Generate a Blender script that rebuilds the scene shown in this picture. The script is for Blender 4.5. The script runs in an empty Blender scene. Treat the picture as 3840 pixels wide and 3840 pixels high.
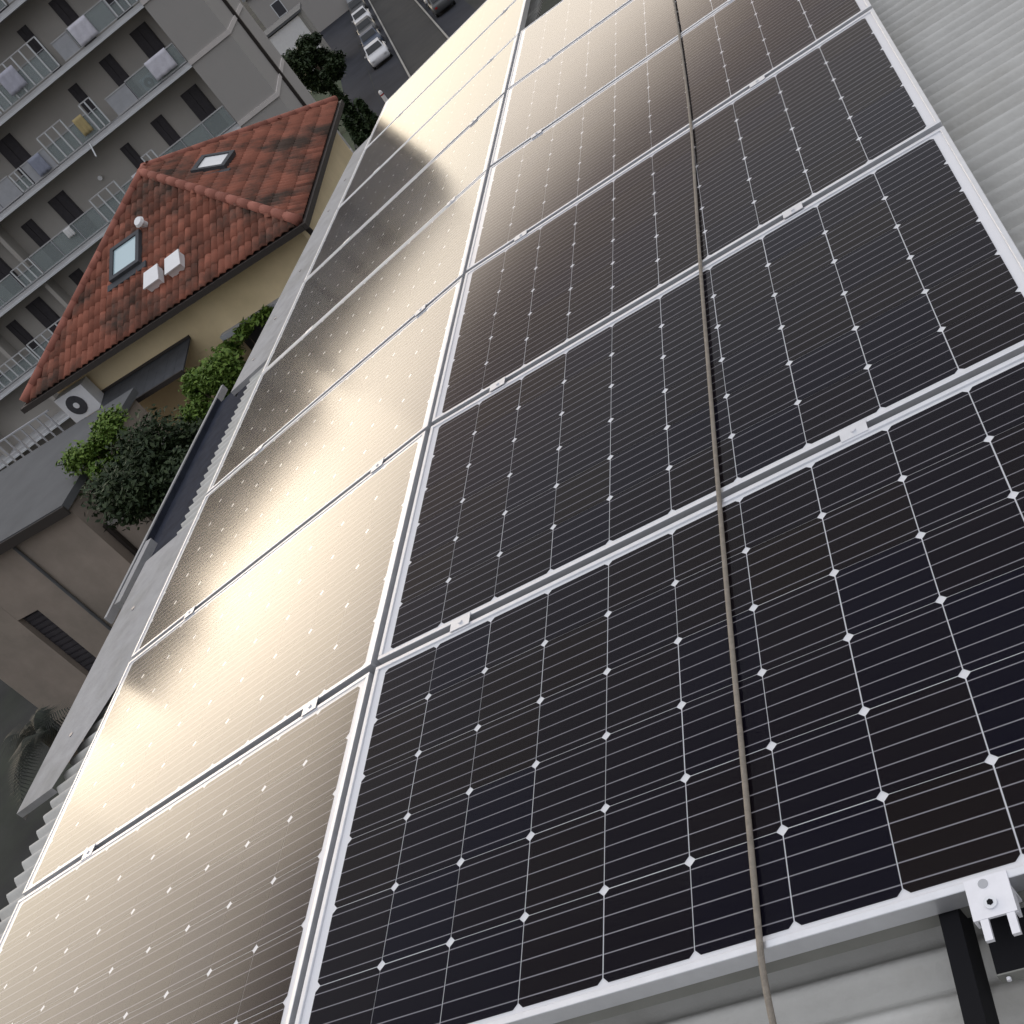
import bpy, bmesh, math, random
from mathutils import Matrix, Vector
random.seed(7)
R = math.radians
sc = bpy.context.scene
COL = sc.collection

# ------------------------------------------------------------------ camera, sky, sun, exposure
TILT = R(2.5)                      # the right-hand panel plane rises 2.5 degrees towards +X
M = Matrix.Rotation(-TILT, 4, 'Y')  # panel frame -> world
cam_d = bpy.data.cameras.new('camera'); cam = bpy.data.objects.new('camera', cam_d); COL.objects.link(cam)
cr, cdn, cf = Vector((0.80224894, 0.07480245, -0.59228476)), Vector((-0.42226055, -0.63022568, -0.65154556)), Vector((-0.42201027, 0.77280022, -0.47401176))
cm = Matrix(((cr.x, -cdn.x, -cf.x, 1.5703), (cr.y, -cdn.y, -cf.y, -0.8521), (cr.z, -cdn.z, -cf.z, 1.3402), (0, 0, 0, 1)))
cam.matrix_world = M @ cm
cam_d.sensor_width = 36; cam_d.sensor_fit = 'HORIZONTAL'; cam_d.lens = 4241.2 / 3840 * 36
cam_d.clip_start = 0.05; cam_d.clip_end = 6000
sc.camera = cam

SKY_STRENGTH, DECK, VEIL, EDGE_AZ = 0.05, 0.50, 0.80, R(49)
SUN_AZ, SUN_EL = R(46), R(11.0)      # azimuth measured from +Y towards -X
world = bpy.data.worlds.new('World'); sc.world = world; world.use_nodes = True
wn = world.node_tree; WN = wn.nodes; WL = wn.links; bg = WN['Background']
sky = WN.new('ShaderNodeTexSky'); sky.sky_type = 'NISHITA'; sky.sun_disc = False
sky.sun_elevation = SUN_EL; sky.sun_rotation = -SUN_AZ
sky.altitude = 100; sky.air_density = 1.0; sky.dust_density = 1.0; sky.ozone_density = 1.0
veil = WN.new('ShaderNodeHueSaturation'); veil.inputs['Saturation'].default_value = 0.6; WL.new(sky.outputs[0], veil.inputs['Color']); WL.new(veil.outputs[0], bg.inputs[0]); bg.inputs[1].default_value = SKY_STRENGTH
# an overcast deck (CIE overcast gradient, brightest overhead) that ends in a ragged straight edge towards the sunset
def wmath(op, a, b=None, c=None):
    n = WN.new('ShaderNodeMath'); n.operation = op
    for i, v in enumerate((a, b, c)):
        if v is None: continue
        if isinstance(v, (int, float)): n.inputs[i].default_value = v
        else: WL.new(v, n.inputs[i])
    return n.outputs[0]
wtc = WN.new('ShaderNodeTexCoord'); wsp = WN.new('ShaderNodeSeparateXYZ'); WL.new(wtc.outputs['Generated'], wsp.inputs[0])
wz = wmath('MAXIMUM', wsp.outputs['Z'], 0.03)
qx, qy = wmath('DIVIDE', wsp.outputs['X'], wz), wmath('DIVIDE', wsp.outputs['Y'], wz)
wcb = WN.new('ShaderNodeCombineXYZ'); WL.new(qx, wcb.inputs[0]); WL.new(qy, wcb.inputs[1])
wnz = WN.new('ShaderNodeTexNoise'); wnz.inputs['Scale'].default_value = 0.55; wnz.inputs['Detail'].default_value = 5; WL.new(wcb.outputs[0], wnz.inputs['Vector'])
qs = wmath('MULTIPLY_ADD', qx, -math.sin(EDGE_AZ), wmath('MULTIPLY', qy, math.cos(EDGE_AZ)))
qn = wmath('MULTIPLY_ADD', wmath('SUBTRACT', wnz.outputs[0], 0.5), 1.2, qs)
clear = WN.new('ShaderNodeMapRange'); clear.interpolation_type = 'SMOOTHSTEP'; clear.inputs[1].default_value = 2.4; clear.inputs[2].default_value = 3.35; WL.new(qn, clear.inputs[0])
deck = WN.new('ShaderNodeBackground'); deck.inputs[0].default_value = (0.93, 0.95, 1.0, 1)
lit = WN.new('ShaderNodeMapRange'); lit.interpolation_type = 'SMOOTHSTEP'; lit.inputs[1].default_value = 1.5; lit.inputs[2].default_value = 2.9; WL.new(qn, lit.inputs[0])   # sunset colours the cloud base near the edge
dcol = WN.new('ShaderNodeMix'); dcol.data_type = 'RGBA'; WL.new(lit.outputs[0], dcol.inputs[0]); dcol.inputs[6].default_value = (0.92, 0.94, 1.0, 1); dcol.inputs[7].default_value = (1.02, 0.78, 0.68, 1); WL.new(dcol.outputs[2], deck.inputs[0])
cie = wmath('MULTIPLY_ADD', wz, 0.90, 0.09)
WL.new(wmath('MULTIPLY', wmath('MULTIPLY', cie, DECK), wmath('MULTIPLY_ADD', wnz.outputs[0], 0.6, 0.7)), deck.inputs[1])
# the clearing is hazy: a thin sunlit veil adds to the clear sky in it
veil_bg = WN.new('ShaderNodeBackground'); veil_bg.inputs[0].default_value = (1.0, 0.83, 0.67, 1); WL.new(wmath('MULTIPLY', wmath('MINIMUM', wmath('MULTIPLY_ADD', wz, 4.6, 0.06), 1.0), VEIL), veil_bg.inputs[1])
wadd = WN.new('ShaderNodeAddShader'); WL.new(bg.outputs[0], wadd.inputs[0]); WL.new(veil_bg.outputs[0], wadd.inputs[1])
wmix = WN.new('ShaderNodeMixShader'); WL.new(clear.outputs[0], wmix.inputs[0]); WL.new(deck.outputs[0], wmix.inputs[1]); WL.new(wadd.outputs[0], wmix.inputs[2])
WL.new(wmix.outputs[0], WN['World Output'].inputs['Surface'])
sun_d = bpy.data.lights.new('sun', 'SUN'); sun = bpy.data.objects.new('sun', sun_d); COL.objects.link(sun)
sun_d.energy = 0.03; sun_d.angle = R(24); sun_d.color = (1.0, 0.88, 0.70)
sdir = Vector((-math.sin(SUN_AZ) * math.cos(SUN_EL), math.cos(SUN_AZ) * math.cos(SUN_EL), math.sin(SUN_EL)))
sun.rotation_euler = sdir.to_track_quat('Z', 'Y').to_euler()
sun.location = (0, 0, 40)
sc.view_settings.view_transform = 'Standard'; sc.view_settings.look = 'None'
sc.view_settings.gamma = 1; sc.view_settings.exposure = 1.35
sc.cycles.max_bounces = 8; sc.cycles.transparent_max_bounces = 12

# ------------------------------------------------------------------ helpers
def tag(o, label=None, cat=None, group=None, kind=None):
    if label: o['label'] = label
    if cat: o['category'] = cat
    if group: o['group'] = group
    if kind: o['kind'] = kind
    return o

def empty(name, mw=None, parent=None):
    o = bpy.data.objects.new(name, None); COL.objects.link(o); o.empty_display_size = 0.2
    if parent is not None: o.parent = parent
    if mw is not None: o.matrix_local = mw
    return o

def link(name, me, m, parent=None, mw=None):
    o = bpy.data.objects.new(name, me); COL.objects.link(o)
    if m is not None and not me.materials: me.materials.append(m)
    if parent is not None: o.parent = parent
    if mw is not None: o.matrix_local = mw
    return o

class MB:
    def __init__(s): s.v = []; s.f = []; s.sm = False
    def add(s, vs, fs):
        n = len(s.v); s.v += [tuple(v) for v in vs]; s.f += [tuple(i + n for i in f) for f in fs]; return s
    def box(s, x0, x1, y0, y1, z0, z1, mat=None):
        vs = [(x0,y0,z0),(x1,y0,z0),(x1,y1,z0),(x0,y1,z0),(x0,y0,z1),(x1,y0,z1),(x1,y1,z1),(x0,y1,z1)]
        if mat is not None: vs = [mat @ Vector(v) for v in vs]
        return s.add(vs, [(0,3,2,1),(4,5,6,7),(0,1,5,4),(1,2,6,5),(2,3,7,6),(3,0,4,7)])
    def quad(s, a, b, c, d): return s.add([a, b, c, d], [(0,1,2,3)])
    def prism(s, poly, z0, z1):
        n = len(poly)
        vs = [(x, y, z0) for x, y in poly] + [(x, y, z1) for x, y in poly]
        fs = [tuple(range(n - 1, -1, -1)), tuple(range(n, 2 * n))] + [(i, (i + 1) % n, n + (i + 1) % n, n + i) for i in range(n)]
        return s.add(vs, fs)
    def tube(s, pts, rad, n=8, cap=True):
        pts = [Vector(p) for p in pts]; rs = rad if isinstance(rad, (list, tuple)) else [rad] * len(pts)
        base = len(s.v); up = Vector((0, 0, 1))
        for i, p in enumerate(pts):
            t = (pts[min(i + 1, len(pts) - 1)] - pts[max(i - 1, 0)]).normalized()
            a = t.cross(up)
            if a.length < 1e-3: a = t.cross(Vector((1, 0, 0)))
            a.normalize(); b = a.cross(t)
            for k in range(n):
                an = 2 * math.pi * k / n
                s.v.append(tuple(p + (a * math.cos(an) + b * math.sin(an)) * rs[i]))
        for i in range(len(pts) - 1):
            for k in range(n):
                s.f.append((base + i*n + k, base + i*n + (k+1) % n, base + (i+1)*n + (k+1) % n, base + (i+1)*n + k))
        if cap:
            s.f.append(tuple(base + k for k in range(n - 1, -1, -1))); l = base + (len(pts) - 1) * n
            s.f.append(tuple(l + k for k in range(n)))
        return s
    def disc(s, c, ax, r, h, n=16):
        c = Vector(c); ax = Vector(ax).normalized(); return s.tube([c, c + ax * h], r, n)
    def mesh(s, name, smooth=False):
        me = bpy.data.meshes.new(name); me.from_pydata(s.v, [], s.f); me.update()
        if smooth:
            for p in me.polygons: p.use_smooth = True
        return me
    def build(s, name, m, parent=None, smooth=False, mw=None):
        return link(name, s.mesh(name, smooth), m, parent, mw)

def mat(name, col, rough=0.7, var=0.0, vscale=3.0, metal=0.0, bump=0.0, bscale=40.0, spec=0.5, col2=None, v2scale=1.0, v2lo=0.45, v2hi=0.62, rnd=0.0, coat=0.0, world=False):
    m = bpy.data.materials.new(name); m.use_nodes = True; nt = m.node_tree; N = nt.nodes; L = nt.links
    p = N['Principled BSDF']; p.inputs['Roughness'].default_value = rough; p.inputs['Metallic'].default_value = metal
    p.inputs['Specular IOR Level'].default_value = spec; p.inputs['Coat Weight'].default_value = coat
    c = (*col, 1); p.inputs['Base Color'].default_value = c
    tc = N.new('ShaderNodeTexCoord'); out = None
    geo = N.new('ShaderNodeNewGeometry'); OC = geo.outputs['Position'] if world else tc.outputs['Object']
    if var or col2 or rnd:
        rgb = N.new('ShaderNodeRGB'); rgb.outputs[0].default_value = c; out = rgb.outputs[0]
        if col2:
            n2 = N.new('ShaderNodeTexNoise'); n2.inputs['Scale'].default_value = v2scale; n2.inputs['Detail'].default_value = 6; n2.inputs['Roughness'].default_value = 0.65
            L.new(OC, n2.inputs['Vector'])
            mr = N.new('ShaderNodeMapRange'); mr.inputs[1].default_value = v2lo; mr.inputs[2].default_value = v2hi; L.new(n2.outputs[0], mr.inputs[0])
            mx = N.new('ShaderNodeMix'); mx.data_type = 'RGBA'; L.new(mr.outputs[0], mx.inputs[0]); L.new(out, mx.inputs[6]); mx.inputs[7].default_value = (*col2, 1); out = mx.outputs[2]
        if var:
            n1 = N.new('ShaderNodeTexNoise'); n1.inputs['Scale'].default_value = vscale; n1.inputs['Detail'].default_value = 8; n1.inputs['Roughness'].default_value = 0.6
            L.new(OC, n1.inputs['Vector'])
            mr = N.new('ShaderNodeMapRange'); mr.inputs[1].default_value = 0.25; mr.inputs[2].default_value = 0.75; mr.inputs[3].default_value = 1 - var; mr.inputs[4].default_value = 1 + var
            L.new(n1.outputs[0], mr.inputs[0])
            hs = N.new('ShaderNodeHueSaturation'); L.new(mr.outputs[0], hs.inputs['Value']); L.new(out, hs.inputs['Color']); out = hs.outputs[0]
        if rnd:
            oi = N.new('ShaderNodeObjectInfo'); mr = N.new('ShaderNodeMapRange'); mr.inputs[3].default_value = 1 - rnd; mr.inputs[4].default_value = 1 + rnd
            L.new(oi.outputs['Random'], mr.inputs[0]); hs = N.new('ShaderNodeHueSaturation'); L.new(mr.outputs[0], hs.inputs['Value']); L.new(out, hs.inputs['Color']); out = hs.outputs[0]
        L.new(out, p.inputs['Base Color'])
    if bump:
        nb = N.new('ShaderNodeTexNoise'); nb.inputs['Scale'].default_value = bscale; nb.inputs['Detail'].default_value = 5; L.new(tc.outputs['Object'], nb.inputs['Vector'])
        b = N.new('ShaderNodeBump'); b.inputs['Strength'].default_value = bump; b.inputs['Distance'].default_value = 0.02; L.new(nb.outputs[0], b.inputs['Height']); L.new(b.outputs[0], p.inputs['Normal'])
    return m

# ------------------------------------------------------------------ materials
CP = 0.1585                        # cell pitch
def cell_material():
    m = bpy.data.materials.new('silicon_cell'); m.use_nodes = True; nt = m.node_tree; N = nt.nodes; L = nt.links
    p = N['Principled BSDF']; p.inputs['Roughness'].default_value = 0.45; p.inputs['Specular IOR Level'].default_value = 0.0
    tc = N.new('ShaderNodeTexCoord'); sp = N.new('ShaderNodeSeparateXYZ'); L.new(tc.outputs['Object'], sp.inputs[0])
    a = N.new('ShaderNodeMath'); a.operation = 'MULTIPLY_ADD'; a.inputs[1].default_value = 5 / CP; a.inputs[2].default_value = 5.0; L.new(sp.outputs['Y'], a.inputs[0])
    fr = N.new('ShaderNodeMath'); fr.operation = 'FRACT'; L.new(a.outputs[0], fr.inputs[0])
    s2 = N.new('ShaderNodeMath'); s2.operation = 'SUBTRACT'; s2.inputs[1].default_value = 0.5; L.new(fr.outputs[0], s2.inputs[0])
    ab = N.new('ShaderNodeMath'); ab.operation = 'ABSOLUTE'; L.new(s2.outputs[0], ab.inputs[0])
    # busbar centres at fract = 0 / 1 (|f-0.5| near 0.5)
    gt = N.new('ShaderNodeMath'); gt.operation = 'GREATER_THAN'; gt.inputs[1].default_value = 0.5 - 0.031; L.new(ab.outputs[0], gt.inputs[0])
    oi = N.new('ShaderNodeObjectInfo'); cr_ = N.new('ShaderNodeValToRGB'); e = cr_.color_ramp.elements
    e[0].color = (0.0035, 0.0032, 0.0100, 1); e[1].color = (0.0085, 0.0058, 0.0062, 1); L.new(oi.outputs['Random'], cr_.inputs[0])
    mx = N.new('ShaderNodeMix'); mx.data_type = 'RGBA'; L.new(gt.outputs[0], mx.inputs[0]); L.new(cr_.outputs[0], mx.inputs[6]); mx.inputs[7].default_value = (0.27, 0.26, 0.29, 1)
    L.new(mx.outputs[2], p.inputs['Base Color']); return m

def pane_material():
    m = bpy.data.materials.new('solar_glass'); m.use_nodes = True; nt = m.node_tree; N = nt.nodes; L = nt.links
    N.remove(N['Principled BSDF']); out = N['Material Output']
    tr = N.new('ShaderNodeBsdfTransparent'); tr.inputs[0].default_value = (0.97, 0.97, 0.97, 1)
    gl = N.new('ShaderNodeBsdfGlossy'); gl.distribution = 'MULTI_GGX'; gl.inputs['Color'].default_value = (1, 0.985, 0.96, 1); gl.inputs['Roughness'].default_value = 0.16
    df = N.new('ShaderNodeBsdfDiffuse'); df.inputs[0].default_value = (0.42, 0.40, 0.36, 1)
    lw = N.new('ShaderNodeLayerWeight'); lw.inputs[0].default_value = 0.5
    pw = N.new('ShaderNodeMath'); pw.operation = 'POWER'; pw.inputs[1].default_value = 4.5; L.new(lw.outputs['Facing'], pw.inputs[0])
    ma = N.new('ShaderNodeMath'); ma.operation = 'MULTIPLY_ADD'; ma.inputs[1].default_value = 0.88; ma.inputs[2].default_value = 0.005; L.new(pw.outputs[0], ma.inputs[0])
    tc = N.new('ShaderNodeTexCoord'); nz = N.new('ShaderNodeTexNoise'); nz.inputs['Scale'].default_value = 2.2; nz.inputs['Detail'].default_value = 10; nz.inputs['Roughness'].default_value = 0.7
    mp = N.new('ShaderNodeMapping'); mp.inputs['Scale'].default_value = (0.6, 2.0, 1); L.new(tc.outputs['Object'], mp.inputs[0]); L.new(mp.outputs[0], nz.inputs['Vector'])
    mr = N.new('ShaderNodeMapRange'); mr.inputs[1].default_value = 0.35; mr.inputs[2].default_value = 0.8; mr.inputs[3].default_value = 0.001; mr.inputs[4].default_value = 0.011; L.new(nz.outputs[0], mr.inputs[0])
    rr = N.new('ShaderNodeMapRange'); rr.inputs[3].default_value = 0.085; rr.inputs[4].default_value = 0.13; L.new(nz.outputs[0], rr.inputs[0]); L.new(rr.outputs[0], gl.inputs['Roughness'])
    m1 = N.new('ShaderNodeMixShader'); L.new(mr.outputs[0], m1.inputs[0]); L.new(tr.outputs[0], m1.inputs[1]); L.new(df.outputs[0], m1.inputs[2])
    m2 = N.new('ShaderNodeMixShader'); L.new(ma.outputs[0], m2.inputs[0]); L.new(m1.outputs[0], m2.inputs[1]); L.new(gl.outputs[0], m2.inputs[2])
    L.new(m2.outputs[0], out.inputs['Surface']); return m

def glass_sheet(name, tint=(0.75, 0.82, 0.84), fac=0.12):
    m = bpy.data.materials.new(name); m.use_nodes = True; nt = m.node_tree; N = nt.nodes; L = nt.links
    N.remove(N['Principled BSDF']); tr = N.new('ShaderNodeBsdfTransparent'); tr.inputs[0].default_value = (*tint, 1)
    gl = N.new('ShaderNodeBsdfGlossy'); gl.inputs['Roughness'].default_value = 0.05; df = N.new('ShaderNodeBsdfDiffuse'); df.inputs[0].default_value = (0.55, 0.6, 0.6, 1)
    a = N.new('ShaderNodeMixShader'); a.inputs[0].default_value = 0.35; L.new(tr.outputs[0], a.inputs[1]); L.new(df.outputs[0], a.inputs[2])
    b = N.new('ShaderNodeMixShader'); b.inputs[0].default_value = fac; L.new(a.outputs[0], b.inputs[1]); L.new(gl.outputs[0], b.inputs[2])
    L.new(b.outputs[0], N['Material Output'].inputs['Surface']); return m

MT = {}
MT['cell'] = cell_material(); MT['pane'] = pane_material()
MT['backsheet'] = mat('white_backsheet', (0.80, 0.80, 0.83), 0.6)
MT['alu'] = mat('anodised_aluminium', (0.72, 0.73, 0.76), 0.42, 0.06, 30, metal=0.8)
MT['alu_bright'] = mat('mill_aluminium', (0.80, 0.80, 0.84), 0.45, 0.05, 60, metal=0.2)
MT['steel_dark'] = mat('dark_bolt_steel', (0.22, 0.22, 0.24), 0.4, metal=0.8)
MT['black'] = mat('black_rubber_rail', (0.008, 0.008, 0.010), 0.8, spec=0.15)
MT['sheet'] = mat('galvanised_roof_sheet', (0.50, 0.495, 0.475), 0.65, 0.12, 6, metal=0.0, spec=0.3, bump=0.15, bscale=60, col2=(0.36, 0.345, 0.31), v2scale=2.5, v2lo=0.5, v2hi=0.85)
MT['flash'] = mat('weathered_zinc_flashing', (0.34, 0.34, 0.35), 0.8, 0.12, 14, metal=0.0, spec=0.2, bump=0.12, bscale=90, col2=(0.28, 0.28, 0.277), v2scale=4, v2lo=0.45, v2hi=0.7)
MT['gutter'] = mat('dark_gutter_lining', (0.03, 0.034, 0.048), 0.9, 0.3, 12, spec=0.05)
MT['batten'] = mat('olive_metal_batten', (0.22, 0.22, 0.20), 0.7, 0.15, 10)
MT['cable'] = mat('tan_rope_cable', (0.24, 0.21, 0.175), 0.8, 0.25, 60, bump=0.3, bscale=300)
MT['ground'] = mat('ground_earth_asphalt', (0.045, 0.045, 0.044), 0.95, 0.25, 0.4, spec=0.1, bump=0.2, bscale=3, col2=(0.05, 0.055, 0.045), v2scale=0.15)
MT['road'] = mat('road_asphalt', (0.055, 0.054, 0.053), 0.95, 0.12, 0.8, spec=0.1, bump=0.15, bscale=8)
MT['lot'] = mat('parking_asphalt', (0.036, 0.038, 0.046), 0.95, 0.2, 0.5, spec=0.1, bump=0.15, bscale=6)
MT['kerb'] = mat('concrete_kerb', (0.28, 0.27, 0.25), 0.9, 0.15, 2)
MT['grass'] = mat('verge_grass', (0.035, 0.05, 0.025), 0.95, 0.4, 2.5, bump=0.6, bscale=12)
MT['render_grey'] = mat('grey_wall_render', (0.41, 0.39, 0.375), 0.9, 0.10, 0.35, bump=0.1, bscale=10, col2=(0.36, 0.345, 0.33), v2scale=0.35, v2lo=0.42, v2hi=0.66)
MT['render_back'] = mat('loggia_wall_render', (0.43, 0.405, 0.375), 0.9, 0.10, 0.5, bump=0.1, bscale=10)
MT['slab'] = mat('pale_slab_edge', (0.50, 0.50, 0.51), 0.85, 0.12, 1.5)
MT['stripe'] = mat('pale_string_course', (0.62, 0.58, 0.56), 0.85, 0.08, 2)
MT['door_dark'] = mat('dark_shutter_door', (0.045, 0.04, 0.046), 0.7, 0.2, 6)
MT['white_metal'] = mat('white_painted_metal', (0.68, 0.70, 0.72), 0.5)
MT['glass_rail'] = glass_sheet('balustrade_glass')
MT['privacy'] = mat('grey_privacy_screen', (0.42, 0.43, 0.46), 0.8, 0.1, 3)
MT['cloth'] = mat('white_laundry', (0.66, 0.65, 0.72), 0.9, 0.15, 4)
MT['yellow'] = mat('ochre_wall_render', (0.88, 0.72, 0.46), 0.9, 0.10, 0.6, bump=0.1, bscale=14, col2=(0.78, 0.63, 0.39), v2scale=0.5)
MT['tile'] = mat('terracotta_tile', (0.26, 0.10, 0.068), 0.9, 0.28, 2.2, col2=(0.075, 0.052, 0.042), v2scale=0.9, v2lo=0.44, v2hi=0.62, rnd=0.25, world=True, spec=0.2, bump=0.2, bscale=20)
MT['tile_base'] = mat('roof_underlay_dark', (0.10, 0.05, 0.035), 0.95, 0.3, 1)
MT['ridge'] = mat('ridge_tile', (0.30, 0.12, 0.09), 0.9, 0.25, 2, rnd=0.15, world=True, spec=0.2)
MT['gutter_brown'] = mat('dark_brown_gutter', (0.035, 0.028, 0.025), 0.6)
MT['slate'] = mat('charcoal_slate_sheet', (0.055, 0.058, 0.066), 0.8, 0.25, 3)
MT['white'] = mat('white_paint', (0.78, 0.78, 0.79), 0.5, 0.05, 4)
MT['plastic_white'] = mat('white_plastic_casing', (0.80, 0.81, 0.84), 0.45, 0.05, 5)
MT['fan'] = mat('fan_grille_dark', (0.05, 0.05, 0.06), 0.6)
MT['blue_glass'] = mat('pale_blue_skylight_glass', (0.45, 0.58, 0.62), 0.12, spec=0.8)
MT['beige'] = mat('beige_stained_render', (0.35, 0.29, 0.245), 0.92, 0.14, 0.7, bump=0.15, bscale=12, col2=(0.25, 0.215, 0.18), v2scale=0.5, v2lo=0.4, v2hi=0.65)
MT['beige_roof'] = mat('grey_bitumen_roof', (0.10, 0.103, 0.108), 0.9, 0.15, 1.5)
MT['trunk'] = mat('tree_bark', (0.10, 0.075, 0.055), 0.95, 0.3, 8)
def leafmat(name, a, b):
    m = bpy.data.materials.new(name); m.use_nodes = True; nt = m.node_tree; N = nt.nodes; L = nt.links; p = N['Principled BSDF']
    p.inputs['Roughness'].default_value = 0.6; p.inputs['Specular IOR Level'].default_value = 0.25
    at = N.new('ShaderNodeAttribute'); at.attribute_name = 'leaf_tone'; at.attribute_type = 'GEOMETRY'
    mx = N.new('ShaderNodeMix'); mx.data_type = 'RGBA'; L.new(at.outputs['Fac'], mx.inputs[0]); mx.inputs[6].default_value = (*a, 1); mx.inputs[7].default_value = (*b, 1)
    L.new(mx.outputs[2], p.inputs['Base Color']); return m
MT['leaf_bright'] = leafmat('fresh_green_leaves', (0.065, 0.125, 0.02), (0.165, 0.245, 0.045))
MT['leaf_dark'] = leafmat('dark_green_leaves', (0.012, 0.026, 0.010), (0.042, 0.062, 0.024))
MT['leaf_red'] = leafmat('brown_red_leaves', (0.045, 0.028, 0.022), (0.085, 0.05, 0.04))
MT['leaf_palm'] = leafmat('palm_leaves', (0.006, 0.009, 0.007), (0.018, 0.024, 0.015))

# ------------------------------------------------------------------ ground, road, parking
GZ = -12.6
tag(MB().quad((-900, -500, GZ), (900, -500, GZ), (900, 1500, GZ), (-900, 1500, GZ)).build('ground', MT['ground']), kind='structure')
RD = Vector((0.285, -0.958, 0)).normalized(); RN = Vector((-RD.y, RD.x, 0))    # road runs towards us; RN points right (+x)
RO = Vector((-23.6, 77.7, GZ))                                              # a point on its left edge
def road_pt(along, across, dz=0): return tuple(RO - RD * along + RN * across + Vector((0, 0, dz)))
def strip(name, a0, a1, c0, c1, dz, m):
    return tag(MB().quad(road_pt(a0, c0, dz), road_pt(a0, c1, dz), road_pt(a1, c1, dz), road_pt(a1, c0, dz)).build(name, m), kind='structure')
strip('road', -70, 140, 0, 3.4, 0.02, MT['road'])
strip('parking_lane', -30, 130, -2.7, -0.16, 0.012, MT['lot'])
strip('parking_lane', -30, 130, 3.56, 6.2, 0.012, MT['lot'])
strip('parking_lot', -6, 110, -13, -2.75, 0.008, MT['lot'])
strip('grass_verge', -40, 22, -9.5, -5.2, 0.014, MT['grass'])
for c in (-0.15, 3.42):
    mb = MB(); p = [road_pt(-60, c), road_pt(-60, c + 0.13), road_pt(130, c + 0.13), road_pt(130, c)]
    mb.prism([(q[0], q[1]) for q in p], GZ + 0.01, GZ + 0.13); tag(mb.build('kerb', MT['kerb']), kind='structure')

# ------------------------------------------------------------------ the roof we stand on
TH = 0.1256                         # extra fall of the left-hand column
def zr(x, h=0.118): return -h - math.tan(TH) * 0.25 * math.log1p(math.exp(-x / 0.25)) - (0.0 if x < 2 else 0.03 * (x - 2) ** 2)
bld = empty('rooftop_building', M); tag(bld, 'building under the solar panels with a curved corrugated metal roof', 'building')
PITCH = 0.0667
def corr_sheet(x0, x1, y0, y1, nx, drop=0.0):
    me_v = []; me_f = []; ny = int((y1 - y0) / PITCH * 8)
    xs = [x0 + (x1 - x0) * i / nx for i in range(nx + 1)]
    for j in range(ny + 1):
        y = y0 + (y1 - y0) * j / ny; c = 0.0165 * math.cos(2 * math.pi * y / PITCH)
        for x in xs: me_v.append((x, y, zr(x) + c - 0.0165 - drop))
    n = nx + 1
    for j in range(ny):
        for i in range(nx): me_f.append((j*n+i, j*n+i+1, (j+1)*n+i+1, (j+1)*n+i))
    mb = MB(); mb.v = me_v; mb.f = me_f; return mb
# the roof is laid from separate lapped sheets
ycuts = [-3.2, -2.4, -1.6, -0.8, 0.0, 0.8, 1.6, 2.4, 3.2, 4.0, 4.8, 5.6, 6.32]
for k in range(len(ycuts) - 1):
    corr_sheet(-2.15, 4.6, ycuts[k] - 0.035, ycuts[k + 1] + 0.035, 34, 0.0012 * (k % 2)).build('roof_sheet', MT['sheet'], bld, True)
for a, b in ((6.32, 7.1), (7.1, 8.08)):
    corr_sheet(-2.19, -0.05, a - 0.03, b + 0.03, 12, 0.0008).build('roof_sheet', MT['sheet'], bld, True)
wl = MB(); wl.box(-1.95, 4.4, -3.1, 6.2, -14.5, -0.62); wl.box(-1.95, -0.2, 6.21, 7.95, -14.5, -0.62)
wl.build('wall', MT['render_grey'], bld)
def flash(y0, y1, xo0, xo1, xi0, xi1, lift=0.016):
    mb = MB(); n = 6; th = 0.004
    for k in range(n):
        ya, yb = y0 + (y1 - y0) * k / n, y0 + (y1 - y0) * (k + 1) / n
        ia, ib = xi0 + (xi1 - xi0) * min(1, 1.6 * k / n), xi0 + (xi1 - xi0) * min(1, 1.6 * (k + 1) / n)
        xa, xb = xo0 + (xo1 - xo0) * k / n, xo0 + (xo1 - xo0) * (k + 1) / n
        top = [(ia, ya, zr(ia) + lift), (xa, ya, zr(xa) + lift), (xb, yb, zr(xb) + lift), (ib, yb, zr(ib) + lift)]
        bot = [(a, b, c - 0.0) for a, b, c in ((xa, ya, zr(xa) + lift - 0.045), (xb, yb, zr(xb) + lift - 0.045))]
        mb.add(top, [(3, 2, 1, 0)]); mb.quad(top[1], bot[0], bot[1], top[2])
    a = (xi0, y0, zr(xi0) + lift); b = (xo0, y0, zr(xo0) + lift)
    mb.quad(a, b, (b[0], b[1], b[2] - 0.03), (a[0], a[1], a[2] - 0.03))
    return mb.build('flashing', MT['flash'], bld)
flash(1.72, 3.18, -2.416, -2.345, -2.15, -1.72); flash(4.67, 8.12, -2.31, -2.16, -1.72, -1.72)
for y, x in ((2.02, -2.22), (2.75, -2.2), (5.35, -2.14), (5.95, -2.1), (6.9, -2.1), (4.9, -2.18), (7.4, -2.06)):
    MB().disc((x, y, zr(x) + 0.0155), (0, 0, 1), 0.011, 0.004, 10).build('screw_head', MT['steel_dark'], bld)
g = MB(); g.quad((-2.06, 3.2, -0.44), (-2.68, 3.2, -0.53), (-2.68, 5.05, -0.53), (-2.06, 5.05, -0.44))
g.quad((-2.68, 3.2, -0.53), (-2.68, 3.2, -0.495), (-2.68, 5.05, -0.495), (-2.68, 5.05, -0.53))
gu = g.build('gutter', MT['gutter'], bld)
MB().box(-2.700, -2.681, 3.05, 5.2, -0.535, -0.488).build('gutter_lip', MT['flash'], gu)
MB().box(-2.47, -2.43, 2.95, 3.42, -0.45, -0.405).build('gutter_bracket', MT['flash'], gu)

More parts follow.
